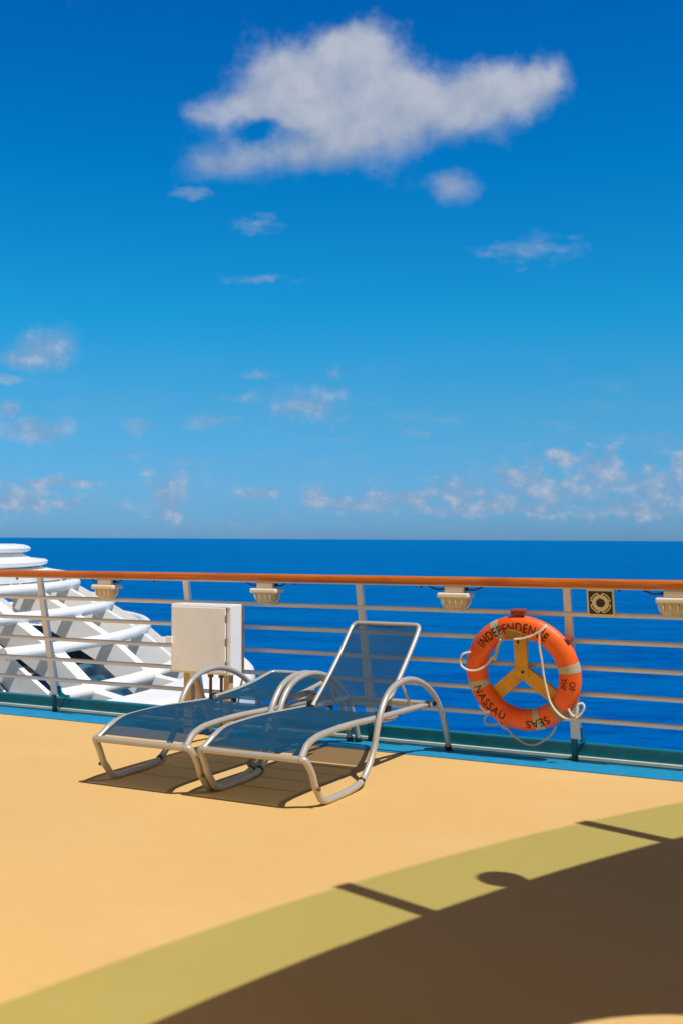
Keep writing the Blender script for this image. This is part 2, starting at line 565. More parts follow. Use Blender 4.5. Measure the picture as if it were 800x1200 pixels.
# ------------------------------------------------------------------ railing frame of reference
P3 = Vector((1.4622, 6.8465, 0))
U = Vector((0.88305, -0.46928, 0))          # along the rail, to the right and nearer
NI = Vector((-0.46928, -0.88305, 0))        # inboard
Z = Vector((0, 0, 1))
RH, LEAN = 1.106, 0.22
RAIL_ROT = Matrix((U, -NI, Z)).transposed()  # local x = along rail, y = outboard, z up


def rp(t, n, z):
    return P3 + U * t + NI * n + Z * z


def rl(t, n, z):
    """railing-local point (x along, y outboard)"""
    return Vector((t, -n, z))


# ------------------------------------------------------------------ sea, hull, decks
bm = bmesh.new()
rad = [0.0, 60, 150, 300, 600, 1200, 2500, 5000, 10000, 22000, 50000, 90000]
rings_ = []
for r_ in rad[1:]:
    rings_.append([bm.verts.new((r_ * math.cos(2 * math.pi * k / 128), r_ * math.sin(2 * math.pi * k / 128), 0)) for k in range(128)])
bm.faces.new(rings_[0])
for A, B in zip(rings_[:-1], rings_[1:]):
    for k in range(128):
        bm.faces.new((A[k], A[(k + 1) % 128], B[(k + 1) % 128], B[k]))
sea = link('sea', bm, M_sea)
tag(sea, kind='structure')
sea.location = (0, 0, -42)
# the ship heels and trims a little, so the horizon is not parallel to the deck
sea.rotation_euler = (math.atan(4.6 / 1280), math.atan(4.3 / 800), 0)


def railsheet(name, m, t0, t1, n0, n1, z, thick=0.0, bev=0.0):
    bm = bmesh.new()
    if thick:
        box(bm, rl(t0, max(n0, n1), z - thick), rl(t1, min(n0, n1), z), bev)
    else:
        bm.faces.new([bm.verts.new(rl(t, n, z)) for t, n in ((t0, n0), (t1, n0), (t1, n1), (t0, n1))])
    o = link(name, bm, m)
    o.location = P3
    o.rotation_euler = RAIL_ROT.to_euler()
    return o


T0, T1 = -13.0, 9.0
tag(railsheet('deck', M_deck, T0, T1, 0.06, 16.0, 0.0, 0.12), kind='structure')
tag(railsheet('deck_stripe', M_blue, T0, T1, 0.075, 0.352, 0.004), kind='structure')
tag(railsheet('gutter', M_teal, T0, T1, -0.08, 0.06, -0.015, 0.1), kind='structure')
tag(railsheet('coaming', M_teal, T0, T1, -0.15, -0.08, 0.088, 0.25, 0.006), kind='structure')
tag(railsheet('coaming_ledge', mat('pale_sealant', (0.55, 0.66, 0.66), 0.5), T0, T1, -0.0795, -0.056, 0.010, 0.022, 0.003), kind='structure')
tag(railsheet('hull', M_hull, T0, T1, -0.148, 0.0, -0.17, 42.0), kind='structure')

# ------------------------------------------------------------------ railing
rail = empty('railing', P3, RAIL_ROT)
tag(rail, 'white slatted ship railing with a varnished wooden handrail along the deck edge', 'railing')


def lean_n(z):
    return LEAN * z / RH


bm = bmesh.new()
hw, hh = 0.052, 0.026
prof = []
for sx, sy in ((1, 1), (-1, 1), (-1, -1), (1, -1)):
    for k in range(5):
        a = math.atan2(sy, sx) - R(45) + R(90) * k / 4
        rr = 0.018
        prof.append((sx * (hw - rr) + rr * math.cos(a), sy * (hh - rr) + rr * math.sin(a)))
prev = None
for i in range(0, 89):
    t = T0 + (T1 - T0) * i / 88
    col = [bm.verts.new(rl(t, LEAN + a, RH + b)) for a, b in prof]
    if prev:
        for k in range(len(col)):
            bm.faces.new((prev[k], prev[(k + 1) % len(col)], col[(k + 1) % len(col)], col[k]))
    else:
        bm.faces.new(col)
    prev = col
bm.faces.new(prev)
link('handrail', bm, M_wood, rail, True)
bm = bmesh.new()
box(bm, rl(T0, LEAN + 0.028, RH - 0.034), rl(T1, LEAN - 0.028, RH - 0.0265))
link('handrail_plate', bm, M_rail, rail)
for z in (0.256, 0.421, 0.586, 0.751, 0.916):
    bm = bmesh.new()
    n = lean_n(z)
    tube(bm, [rl(T0 + (T1 - T0) * k / 22, n, z) for k in range(23)], 0.0155, 14)
    link('rail', bm, M_rail, rail, True)

POSTS = [-4.25 + 1.418 * k for k in range(-2, 6)]
for t in POSTS:
    bm = bmesh.new()
    # flat bar leaning inboard, widening towards its foot
    zt, zb = RH - 0.034, 0.13
    w_t, w_b, th = 0.021, 0.030, 0.016
    vs = []
    for (z, w, dn) in ((zt, w_t, 0.0), (zb + 0.25, w_b * 0.92, 0.0), (zb, w_b, 0.0)):
        n = lean_n(z) - 0.012
        out = 0.016 + (0.05 * max(0, 0.45 - z))
        vs.append([bm.verts.new(rl(t + a, n + b, z)) for a, b in ((-w, th), (w, th), (w, -out), (-w, -out))])
    for A, B in zip(vs[:-1], vs[1:]):
        for k in range(4):
            bm.faces.new((A[k], A[(k + 1) % 4], B[(k + 1) % 4], B[k]))
    bm.faces.new(vs[0]); bm.faces.new(vs[-1])
    po = link('post', bm, M_rail, rail)
    bm = bmesh.new()
    tube(bm, [rl(t - 0.010, lean_n(0.0) + 0.008, -0.014), rl(t - 0.010, lean_n(0.10) + 0.004, 0.1295)], 0.020, 14)
    link('foot', bm, M_teal, po, True)
    # curved knee from post to coaming
    bm = bmesh.new()
    poly = [(0.03, 0.20), (0.02, 0.14), (-0.02, 0.105), (-0.075, 0.094), (-0.12, 0.094), (-0.12, 0.110), (-0.07, 0.118), (-0.03, 0.145), (-0.012, 0.20)]
    prism(bm, [(-a, b) for a, b in poly], Vector((0.012, 0, 0)), Vector((t + 0.018, 0, 0)), Vector((0, 1, 0)), Vector((0, 0, 1)))
    link('knee_bracket', bm, M_teal, po)
    for z in (0.19, 0.235):
        bm = bmesh.new()
        tube(bm, [rl(t, lean_n(z) + 0.002, z), rl(t, lean_n(z) + 0.010, z)], 0.006, 8)
        link('bolt', bm, M_white, po)
# small hooks under the handrail
for t in (-4.46, -3.1, -1.9, -0.95, 0.33, 0.5):
    bm = bmesh.new()
    box(bm, rl(t - 0.006, LEAN + 0.02, RH - 0.05), rl(t + 0.006, LEAN + 0.008, RH - 0.034))
    link('clip', bm, M_rust, rail)

# ------------------------------------------------------------------ bulkhead lights under the handrail


def bulkhead_light(t, label, cable_l, cable_r, yaw):
    base = rp(t, LEAN, RH - 0.034)
    o = empty('bulkhead_light', base, RAIL_ROT)
    tag(o, label, 'light', 'deck lights under the handrail')
    bm = bmesh.new()
    box(bm, (-0.066, -0.035, -0.040), (0.066, 0.035, 0.0), 0.006)
    link('mounting_block', bm, M_lamp, o)
    bm = bmesh.new()
    box(bm, (-0.108, -0.062, -0.074), (0.108, 0.062, -0.0405), 0.010)
    link('rim', bm, M_lamp, o)
    bm = bmesh.new()
    levels = [(0.094, 0.052, -0.0745), (0.092, 0.051, -0.098), (0.080, 0.046, -0.122), (0.060, 0.036, -0.136), (0.030, 0.02, -0.140)]
    loops = []
    for (a, b, z) in levels:
        loop = []
        for k in range(28):
            th = 2 * math.pi * k / 28
            ca, sa = math.cos(th), math.sin(th)
            e = 0.5
            loop.append(bm.verts.new((a * math.copysign(abs(ca) ** e, ca), b * math.copysign(abs(sa) ** e, sa), z)))
        loops.append(loop)
    for A, B in zip(loops[:-1], loops[1:]):
        for k in range(28):
            bm.faces.new((A[k], A[(k + 1) % 28], B[(k + 1) % 28], B[k]))
    bm.faces.new(loops[0]); bm.faces.new(loops[-1])
    link('lens', bm, M_lens, o, True)
    for x in (-0.062, -0.021, 0.021, 0.062):
        bm = bmesh.new()
        zf = -0.140 + abs(x) * 0.16
        pts = catmull([(x, -0.054, -0.072), (x, -0.055, -0.102), (x, -0.040, zf + 0.008), (x, 0.0, zf - 0.004), (x, 0.040, zf + 0.008), (x, 0.055, -0.102), (x, 0.054, -0.072)], 4)
        tube(bm, pts, 0.0036, 6)
        link('guard_wire', bm, M_lamp, o, True)
    bm = bmesh.new()
    pts = catmull([(-0.100, 0, -0.072), (-0.099, 0, -0.100), (-0.078, 0, -0.132), (-0.03, 0, -0.1445), (0.03, 0, -0.1445), (0.078, 0, -0.132), (0.099, 0, -0.100), (0.100, 0, -0.072)], 4)
    tube(bm, pts, 0.005, 6)
    link('guard_wire', bm, M_lamp, o, True)
    for s, ln in ((-1, cable_l), (1, cable_r)):
        if not ln: continue
        bm = bmesh.new()
        tube(bm, [(s * 0.066, 0, -0.018), (s * 0.082, 0, -0.018)], 0.011, 10)
        link('cable_gland', bm, M_black, o, True)
        bm = bmesh.new()
        tube(bm, catmull([(s * 0.08, 0, -0.018), (s * (0.08 + ln * 0.45), 0.0, -0.022), (s * (0.08 + ln * 0.85), 0, -0.008), (s * (0.08 + ln), 0, 0.002)], 6), 0.005, 8)
        link('cable', bm, M_black, o, True)
    return o


bulkhead_light(-3.555, 'small cream caged lamp under the handrail in front of the white lattice dome', 0.07, 0.06, 0)
bulkhead_light(-2.127, 'small cream caged lamp under the handrail just right of the electrical cabinet', 0.09, 0.07, 0)
bulkhead_light(-0.715, 'small cream caged lamp under the handrail to the upper left of the life ring', 0.11, 0.10, 0)
bulkhead_light(0.655, 'small cream caged lamp under the handrail to the right of the square sign', 0.11, 0.09, 0)

# ------------------------------------------------------------------ frame in the leaning railing plane
WUP = (Z * RH + NI * LEAN).normalized()
FACE = U.cross(WUP).normalized()                       # towards the deck, a little down
LEAN_ROT = Matrix((U, -FACE, WUP)).transposed()        # local x right, y outboard, z up the slope


def slope_pt(t, z, off):
    """point in front of the rails by off"""
    return rp(t, lean_n(z), z) + FACE * off


# lifebuoy sign on the rail
sg = empty('lifebuoy_sign', slope_pt(0.215, 0.995, 0.020), LEAN_ROT)
tag(sg, 'square dark green safety sign with a cream lifebuoy symbol below the handrail', 'sign')
S = 0.082
bm = bmesh.new()
box(bm, (-S, -0.004, -S * 1.1), (S, 0.006, S * 1.06), 0.002)
link('backing_plate', bm, M_signback, sg)
bm = bmesh.new()
box(bm, (-S * 0.86, -0.0062, -S * 0.84), (S * 0.86, -0.0042, S * 0.86))
link('panel', bm, M_signdark, sg)


def flat_ring(bm, r0, r1, y, a0=0.0, a1=360.0, n=40):
    full = a1 - a0 >= 360
    pts = []
    for i in range(n if full else n + 1):
        a = R(a0 + (a1 - a0) * i / n)
        pts.append((bm.verts.new((r0 * math.cos(a), y, r0 * math.sin(a))), bm.verts.new((r1 * math.cos(a), y, r1 * math.sin(a)))))
    for i in range(n):
        A, B = pts[i], pts[(i + 1) % len(pts)]
        bm.faces.new((A[0], A[1], B[1], B[0]))


bm = bmesh.new()
flat_ring(bm, S * 0.33, S * 0.62, -0.0075)
for q in (45, 135, 225, 315):
    flat_ring(bm, S * 0.70, S * 0.78, -0.0075, q - 34, q + 34, 16)
    for e in (-32, 32):
        flat_ring(bm, S * 0.615, S * 0.72, -0.0079, q + e - 4, q + e + 4, 4)
link('lifebuoy_symbol', bm, M_signback, sg)

# ------------------------------------------------------------------ life ring and its bracket
RC = rp(-0.270, 0.226, 0.543)
RING_R, RING_A, RING_B = 0.299, 0.068, 0.052            # main radius, tube radius in plane, tube radius in depth
ring = empty('life_ring', RC, LEAN_ROT)
tag(ring, 'orange life ring with grey tape bands, black lettering and white rope hung on the railing', 'life ring')


def ring_pt(phi, psi, off=0.0):
    """phi clockwise from the top as seen from the deck, psi 0 = facing the deck, + = outwards"""
    er = Vector((math.sin(phi), 0, math.cos(phi)))
    a, b = RING_A + off, RING_B + off
    return er * (RING_R + a * math.sin(psi)) + Vector((0, -b * math.cos(psi), 0))


def ring_sector(p0, p1, n, off, m, name, wob=0.0, seg=28):
    bm = bmesh.new()
    full = abs(p1 - p0) >= 2 * math.pi - 1e-6
    cols = []
    cnt = n if full else n + 1
    for i in range(cnt):
        ph = p0 + (p1 - p0) * i / n
        cols.append([bm.verts.new(ring_pt(ph, 2 * math.pi * k / seg, off)) for k in range(seg)])
    for i in range(n):
        A, B = cols[i], cols[(i + 1) % cnt]
        for k in range(seg):
            bm.faces.new((A[k], A[(k + 1) % seg], B[(k + 1) % seg], B[k]))
    return link(name, bm, m, ring, True)


ring_sector(0, 2 * math.pi, 96, 0.0, M_orange, 'ring_body')
for phi, wdeg, m in ((-26, 9, M_tape), (80, 9.5, M_tape), (163, 9.5, M_tape), (255, 10, M_tape)):
    ring_sector(R(phi - wdeg / 2), R(phi + wdeg / 2), 6, 0.0016, m, 'tape_band')
o_ = ring_sector(R(129), R(141), 6, 0.0020, M_oldtape, 'tape_band')
tag(o_, 'browned worn tape band')


def lettering(text, phi_c, size, flip=False, psi0=0.0, dphi=None, stretch=1.0):
    """letters bent onto the ring; flip = feet of the letters on the outside"""
    cu_ = bpy.data.curves.new('lettering', 'FONT')
    cu_.body = text
    cu_.size = size
    cu_.align_x = 'CENTER'
    cu_.align_y = 'CENTER'
    cu_.space_character = 1.12
    cu_.offset = size * 0.008
    tmp = bpy.data.objects.new('lettering_source', cu_)
    C.objects.link(tmp)
    dg = bpy.context.evaluated_depsgraph_get()
    me = bpy.data.meshes.new_from_object(tmp.evaluated_get(dg))
    bpy.data.objects.remove(tmp)
    bpy.data.curves.remove(cu_)
    bm = bmesh.new()
    bm.from_mesh(me)
    bpy.data.meshes.remove(me)
    bmesh.ops.triangulate(bm, faces=bm.faces)
    for _ in range(4):
        es = [e for e in bm.edges if e.calc_length() > 0.011]
        if not es: break
        bmesh.ops.subdivide_edges(bm, edges=es, cuts=1)
        bmesh.ops.triangulate(bm, faces=bm.faces)
    for v in bm.verts:
        x, y = v.co.x * stretch, v.co.y
        if flip:
            phi, psi = R(phi_c) - x / RING_R, psi0 - y / RING_A
        else:
            phi, psi = R(phi_c) + x / RING_R, psi0 + y / RING_A
        v.co = ring_pt(phi, psi, 0.0034)
    return link('lettering', bm, M_ink, ring)


lettering('INDEPENDENCE', -8, 0.083, psi0=0.05, stretch=0.72)
lettering('OF', 99, 0.052, psi0=0.36, stretch=0.8)
lettering('THE', 98, 0.052, psi0=-0.42, stretch=0.8)
lettering('SEAS', 163, 0.070, psi0=0.15, stretch=0.95)
lettering('NASSAU', 229, 0.070, flip=True, psi0=0.0, stretch=0.95)


def rx(px, py, off):
    """ring-local point from offsets (right, up) in units of outer ring radii"""
    k = RING_R + RING_A
    return Vector((px * k, off, py * k))


def rope(pts, m, r=0.0068, name='grab_rope', closed=False):
    bm = bmesh.new()
    tube(bm, catmull(pts, 8, closed), r, 8, closed)
    return link(name, bm, m, ring, True)


# white grab ropes (right, up, depth); negative depth is towards the deck
rope([rx(-0.86, 0.37, -0.045), rx(-0.98, 0.34, -0.062), rx(-1.04, 0.24, -0.064), rx(-1.02, 0.13, -0.066), rx(-0.90, 0.06, -0.066), rx(-0.74, 0.07, -0.064), rx(-0.60, 0.15, -0.05), rx(-0.50, 0.26, -0.03), rx(-0.44, 0.30, -0.02)], M_rope)
rope([rx(-0.47, 0.22, -0.02), rx(-0.42, 0.36, -0.024), rx(-0.38, 0.47, -0.03), rx(-0.33, 0.56, -0.05), rx(-0.28, 0.62, -0.058)], M_greyrope, 0.011, 'rope_splice')
rope([rx(-0.05, 0.64, -0.064), rx(0.10, 0.66, -0.066), rx(0.25, 0.71, -0.066), rx(0.38, 0.78, -0.066), rx(0.47, 0.85, -0.055), rx(0.50, 0.88, -0.035)], M_rope)
rope([rx(0.46, 0.83, -0.064), rx(0.40, 0.76, -0.068), rx(0.385, 0.55, -0.07), rx(0.40, 0.3, -0.06), rx(0.41, 0.05, -0.055), rx(0.45, -0.20, -0.058), rx(0.50, -0.40, -0.066), rx(0.60, -0.56, -0.07), rx(0.74, -0.66, -0.07), rx(0.90, -0.66, -0.06), rx(1.00, -0.58, -0.05), rx(1.05, -0.48, -0.045), rx(1.02, -0.42, -0.04), rx(0.95, -0.44, -0.05), rx(0.94, -0.55, -0.06), rx(0.90, -0.62, -0.066), rx(0.84, -0.58, -0.066), rx(0.80, -0.50, -0.064)], M_rope)
rope([rx(-0.76, -0.56, -0.056), rx(-0.68, -0.62, -0.066), rx(-0.58, -0.68, -0.064)], M_rope, 0.009)
rope([rx(-0.62, -0.72, -0.02), rx(-0.74, -0.84, 0.0), rx(-0.72, -0.93, -0.01), rx(-0.58, -0.93, -0.02), rx(-0.45, -0.90, -0.02), rx(-0.34, -0.97, -0.02), rx(-0.22, -1.12, -0.01), rx(-0.05, -1.24, 0.0), rx(0.12, -1.25, 0.0), rx(0.30, -1.15, 0.0), rx(0.44, -1.02, 0.0), rx(0.52, -0.88, 0.0)], M_greyrope)
rope([rx(-0.48, -0.80, -0.03), rx(-0.44, -0.90, -0.03), rx(-0.36, -1.00, -0.02)], M_greyrope)

br = empty('ring_bracket', RC, LEAN_ROT)
tag(br, 'yellowed three-armed bracket holding the life ring on the railing', 'bracket')


def plate(bm, a, b, w, y0, y1, w2=None):
    a, b = Vector((a[0], 0, a[1])), Vector((b[0], 0, b[1]))
    d = (b - a).normalized(); s = Vector((d.z, 0, -d.x))
    w2 = w if w2 is None else w2
    pts = [a + s * w / 2, b + s * w2 / 2, b - s * w2 / 2, a - s * w / 2]
    A = [bm.verts.new(p + Vector((0, y0, 0))) for p in pts]
    B = [bm.verts.new(p + Vector((0, y1, 0))) for p in pts]
    bm.faces.new(A); bm.faces.new(B)
    for i in range(4):
        bm.faces.new((A[i], A[(i + 1) % 4], B[(i + 1) % 4], B[i]))


kx = RING_R + RING_A
bm = bmesh.new()
plate(bm, (-0.01, -0.04), (-0.01, 0.30), 0.082, 0.012, 0.040)
link('arm', bm, M_bracket, br)
bm = bmesh.new()
plate(bm, (-0.02, 0.0), (-0.25, -0.20), 0.088, 0.0145, 0.042)
link('arm', bm, M_bracket, br)
bm = bmesh.new()
plate(bm, (0.0, 0.0), (0.25, -0.20), 0.088, 0.0170, 0.044)
link('arm', bm, M_bracket, br)
bm = bmesh.new()
tube(bm, [(-0.005, 0.008, 0.005), (-0.005, 0.018, 0.005)], 0.010, 12)
link('bolt', bm, M_black, br)
bm = bmesh.new()                                         # hook that laps over the inside of the ring
prism(bm, [(-0.078, 0.232), (-0.074, 0.288), (-0.060, 0.298), (-0.004, 0.292), (0.030, 0.280), (0.032, 0.232)], Vector((0, 0.075, 0)), Vector((0, -0.064, 0)), Vector((1, 0, 0)), Vector((0, 0, 1)))
bmesh.ops.bevel(bm, geom=list(bm.edges), offset=0.006, segments=2, affect='EDGES')
link('hook', bm, mat('browned_hook', (0.40, 0.20, 0.035), 0.6, vary=0.25, vscale=20), br)
bm = bmesh.new()
tube(bm, catmull([(-0.03, -0.012, 0.232), (-0.012, -0.03, 0.222), (-0.010, -0.018, 0.198), (-0.004, -0.03, 0.226), (0.006, -0.012, 0.232)], 4), 0.007, 6)
link('cord_knot', bm, M_black, br, True)
bm = bmesh.new()
box(bm, (-0.045, -0.022, kx + 0.004), (0.045, 0.028, kx + 0.040), 0.006)
link('rail_clamp', bm, M_redclip, br)
bm = bmesh.new()
box(bm, (0.27, -0.02, 0.205), (0.315, 0.05, 0.235), 0.005)
link('side_clip', bm, M_redclip, br)

# ------------------------------------------------------------------ electrical cabinet
cb = empty('electrical_cabinet', rp(-2.533, 0.44, 0.012), RAIL_ROT)
tag(cb, 'cream steel electrical cabinet on legs in front of the railing', 'cabinet')
cw = 0.254
bm = bmesh.new()
prism(bm, [(0.0, 0.425), (0.0, 0.908), (0.135, 0.908), (0.158, 0.885), (0.158, 0.425)], Vector((2 * cw, 0, 0)), Vector((-cw, 0, 0)), Vector((0, 1, 0)), Vector((0, 0, 1)))
bmesh.ops.bevel(bm, geom=list(bm.edges), offset=0.004, segments=2, affect='EDGES')
link('body', bm, M_cab, cb)
bm = bmesh.new()
box(bm, (-cw + 0.014, -0.014, 0.437), (cw - 0.038, -0.0005, 0.888), 0.004)
dr = link('door', bm, M_cab, cb)
bm = bmesh.new()
box(bm, (cw - 0.0375, -0.003, 0.44), (cw - 0.032, -0.0006, 0.885))
link('door_seal', bm, mat('hinge_grey', (0.22, 0.19, 0.15), 0.5), dr)
for z in (0.50, 0.66, 0.82):
    bm = bmesh.new()
    box(bm, (cw - 0.037, -0.016, z - 0.02), (cw - 0.029, -0.0032, z + 0.02))
    link('hinge', bm, mat('hinge_grey', (0.22, 0.19, 0.15), 0.5), dr)
bm = bmesh.new()
box(bm, (-cw - 0.030, -0.026, 0.628), (-cw + 0.026, -0.0145, 0.678), 0.004)
link('latch', bm, M_cab, dr)
bm = bmesh.new()
box(bm, (-cw + 0.01, -0.010, 0.888), (cw - 0.003, -0.0005, 0.899), 0.002)
link('drip_rail', bm, M_cab, cb)
for s, x0, x1 in ((-1, -cw + 0.085, -cw + 0.150), (1, cw - 0.085, cw - 0.035)):
    bm = bmesh.new()
    box(bm, (x0, 0.035, -0.012), (x1, 0.085, 0.424), 0.003)
    link('leg', bm, M_tan, cb)
bm = bmesh.new()
tube(bm, [(-cw + 0.17, 0.05, 0.40), (-cw + 0.27, 0.12, 0.05)], 0.022, 10)
link('brace', bm, M_tan, cb, True)
for x in (0.045, 0.135):
    bm = bmesh.new()
    tube(bm, [(x, 0.06, 0.42), (x, 0.06, 0.02)], 0.011, 10)
    cp = link('conduit', bm, M_pipe, cb, True)
    bm = bmesh.new()
    tube(bm, [(x, 0.06, 0.424), (x, 0.06, 0.398)], 0.020, 10)
    link('cable_gland', bm, M_pipe, cp, True)
bm = bmesh.new()
tube(bm, catmull([(cw + 0.010, 0.135, 0.90), (cw + 0.012, 0.135, 0.6), (cw + 0.010, 0.135, 0.42), (cw - 0.0, 0.12, 0.33), (cw - 0.01, 0.10, 0.2)], 6), 0.007, 8)
link('earth_cable', bm, M_pipe, cb, True)
bm = bmesh.new()
box(bm, (-0.245 + 0.14, 0.02, 0.395), (-0.245 + 0.17, 0.05, 0.424))
link('lug', bm, M_white, cb)

# ------------------------------------------------------------------ sun loungers
CH_A = R(62.0)
CH_ROT = Matrix.Rotation(CH_A, 4, 'Z').to_3x3()        # local x = towards the head, y = left
HW_ARM, HW_RAIL, HW_BACK = 0.328, 0.285, 0.238
TR = 0.0185


def lounger(loc, label, back_deg, wrinkle, dyaw=0.0):
    o = empty('sun_lounger', loc, Matrix.Rotation(CH_A + R(dyaw), 4, 'Z').to_3x3())
    tag(o, label, 'sun lounger', 'pair of blue mesh sun loungers')
    arm = [(-0.085, 0.080), (-0.045, 0.036), (0.02, TR), (0.13, TR), (0.26, TR + 0.002), (0.39, 0.040), (0.482, 0.102), (0.553, 0.195), (0.592, 0.29), (0.645, 0.392), (0.735, 0.478), (0.86, 0.522), (1.024, 0.530), (1.19, 0.497), (1.345, 0.430), (1.463, 0.342), (1.556, 0.222), (1.605, 0.12), (1.650, 0.004)]
    front_l = [(-0.205, 0.262), (-0.185, 0.247), (-0.150, 0.190), (-0.118, 0.120)]
    for s in (1, -1):
        bm = bmesh.new()
        pts = [Vector((a, s * (HW_ARM - 0.035), b)) for a, b in front_l[:1]]
        pts += [Vector((-0.196, s * (HW_ARM - 0.010), 0.256))]
        pts += [Vector((a, s * HW_ARM, b)) for a, b in front_l[2:] + arm]
        tube(bm, catmull(pts, 5), TR, 14)
        ar = link('arm_frame', bm, M_frame, o, True)
        bm = bmesh.new()
        tube(bm, [(1.632, s * HW_ARM, 0.036), (1.652, s * HW_ARM, 0.0)], 0.0225, 12)
        link('foot_cap', bm, M_black, ar, True)
        bm = bmesh.new()
        tube(bm, [(-0.115, s * (HW_ARM + 0.010), 0.105), (-0.115, s * (HW_ARM + 0.030), 0.103)], 0.010, 8)
        link('bolt', bm, M_rust, ar, True)
        bm = bmesh.new()
        tube(bm, [(0.395, s * HW_ARM, 0.042), (0.408, s * HW_ARM, 0.050)], 0.0198, 12)
        link('glide', bm, M_black, ar, True)
        # seat rail
        bm = bmesh.new()
        rpts = [(-0.200, 0.268), (-0.170, 0.288), (-0.125, 0.318), (-0.055, 0.341), (0.05, 0.352), (0.33, 0.357), (0.71, 0.345), (1.10, 0.336), (1.42, 0.330)]
        tube(bm, catmull([Vector((a, s * (HW_RAIL if i > 1 else HW_RAIL + 0.012 - 0.006 * i), b)) for i, (a, b) in enumerate(rpts)], 5), TR * 0.95, 14)
        sr = link('seat_rail', bm, M_frame, o, True)
        bm = bmesh.new()
        tube(bm, [(1.385, s * HW_RAIL, 0.331), (1.445, s * (HW_ARM - 0.006), 0.332)], [0.0195, 0.012], 10)
        link('end_plug', bm, M_black, sr, True)
    bm = bmesh.new()
    tube(bm, [(-0.205, -HW_ARM + 0.036, 0.262), (-0.205, 0, 0.262), (-0.205, HW_ARM - 0.036, 0.262)], TR, 14)
    link('front_crossbar', bm, M_frame, o, True)
    bm = bmesh.new()
    tube(bm, [(1.400, -HW_ARM + 0.012, 0.335), (1.400, HW_ARM - 0.012, 0.335)], TR * 0.9, 12)
    link('rear_crossbar', bm, M_frame, o, True)
    bm = bmesh.new()
    tube(bm, [(0.80, -HW_RAIL, 0.322), (0.80, HW_RAIL, 0.322)], TR * 0.8, 12)
    link('hinge_crossbar', bm, M_frame, o, True)
    for sx in (0.12, 0.36, 0.60):
        bm = bmesh.new()
        y = HW_RAIL
        tube(bm, [(sx, -y, 0.335), (sx, -y * 0.5, 0.312), (sx, 0, 0.306), (sx, y * 0.5, 0.312), (sx, y, 0.335)], 0.007, 8)
        link('stretcher', bm, M_frame, o, True)
    # seat sling
    bm = bmesh.new()
    prof = [(-0.188, 0.286), (-0.165, 0.300), (-0.125, 0.325), (-0.055, 0.352), (0.05, 0.364), (0.33, 0.369), (0.60, 0.361), (0.86, 0.353)]
    pp = catmull([Vector((a, 0, b)) for a, b in prof], 6)
    rows = []
    NY = 24
    rnd = random.Random(3)
    for i, p in enumerate(pp):
        row = []
        u_ = i / (len(pp) - 1)
        for j in range(NY + 1):
            v_ = -1 + 2 * j / NY
            sag = 0.020 * (1 - v_ * v_) * math.sin(math.pi * min(1, u_ * 1.15)) ** 0.7 if u_ < 0.87 else 0.012 * (1 - v_ * v_)
            wr = wrinkle * math.sin(v_ * 10 + 7 * u_) * math.sin(math.pi * u_) * (0.3 + 0.7 * u_)
            row.append(bm.verts.new((p.x, v_ * HW_RAIL, p.z - sag + wr)))
        rows.append(row)
    for A, B in zip(rows[:-1], rows[1:]):
        for j in range(NY):
            bm.faces.new((A[j], A[j + 1], B[j + 1], B[j]))
    ss = link('seat_sling', bm, M_sling, o, True)
    # backrest
    th = R(back_deg)
    hx, hz = 0.875, 0.366
    L = 0.700
    d = Vector((math.cos(th), 0, math.sin(th))); nrm = Vector((-math.sin(th), 0, math.cos(th)))
    h0 = Vector((hx, 0, hz))

    def bp(l, y, off=0.0, bow=0.018):
        return h0 + d * l + Vector((0, y, 0)) + nrm * (off - bow * math.sin(math.pi * l / L) * 0.9)
    bm = bmesh.new()
    y = HW_BACK
    path = [bp(-0.02, -y), bp(0.2, -y), bp(0.45, -y), bp(L - 0.06, -y), bp(L - 0.012, -y + 0.012), bp(L, -y + 0.05), bp(L, 0), bp(L, y - 0.05), bp(L - 0.012, y - 0.012), bp(L - 0.06, y), bp(0.45, y), bp(0.2, y), bp(-0.02, y)]
    tube(bm, catmull(path, 6), TR * 0.82, 12)
    bf = link('backrest_frame', bm, M_frame, o, True)
    bm = bmesh.new()
    rows = []
    for i in range(21):
        l = 0.005 + (L - 0.012) * i / 20
        rows.append([bm.verts.new(bp(l, -y + 0.004 + (2 * y - 0.008) * j / 16, 0.006 - 0.014 * math.sin(math.pi * j / 16))) for j in range(17)])
    for A, B in zip(rows[:-1], rows[1:]):
        for j in range(16):
            bm.faces.new((A[j], A[j + 1], B[j + 1], B[j]))
    link('backrest_sling', bm, M_slingback if back_deg > 20 else M_sling, bf, True)
    for s in (1, -1):
        bm = bmesh.new()
        box(bm, (hx - 0.035, s * (y + 0.024) - 0.006, hz - 0.045), (hx + 0.035, s * (y + 0.024) + 0.006, hz + 0.02), 0.004)
        link('hinge', bm, M_black, bf)
        bm = bmesh.new()
        a = bp(0.24 if back_deg > 20 else 0.40, s * (y + 0.016), -0.01)
        e = Vector((1.20, s * (HW_RAIL - 0.02), 0.338)) if back_deg > 20 else Vector((1.02, s * (HW_RAIL - 0.02), 0.33))
        tube(bm, [a, e], 0.009, 8)
        link('prop_bar', bm, M_frame, o, True)
    # reclining rack under the seat
    for q in (-y, y):
        bm = bmesh.new()
        tube(bm, catmull([(0.78, q, 0.325), (0.86, q, 0.300), (1.0, q, 0.295), (1.08, q, 0.318)], 4), 0.009, 8)
        rk = link('rack', bm, M_frame, o, True)
        bm = bmesh.new()
        box(bm, (1.06, q - 0.012, 0.300), (1.10, q + 0.012, 0.330), 0.004)
        link('rack_stop', bm, M_black, rk)
    return o


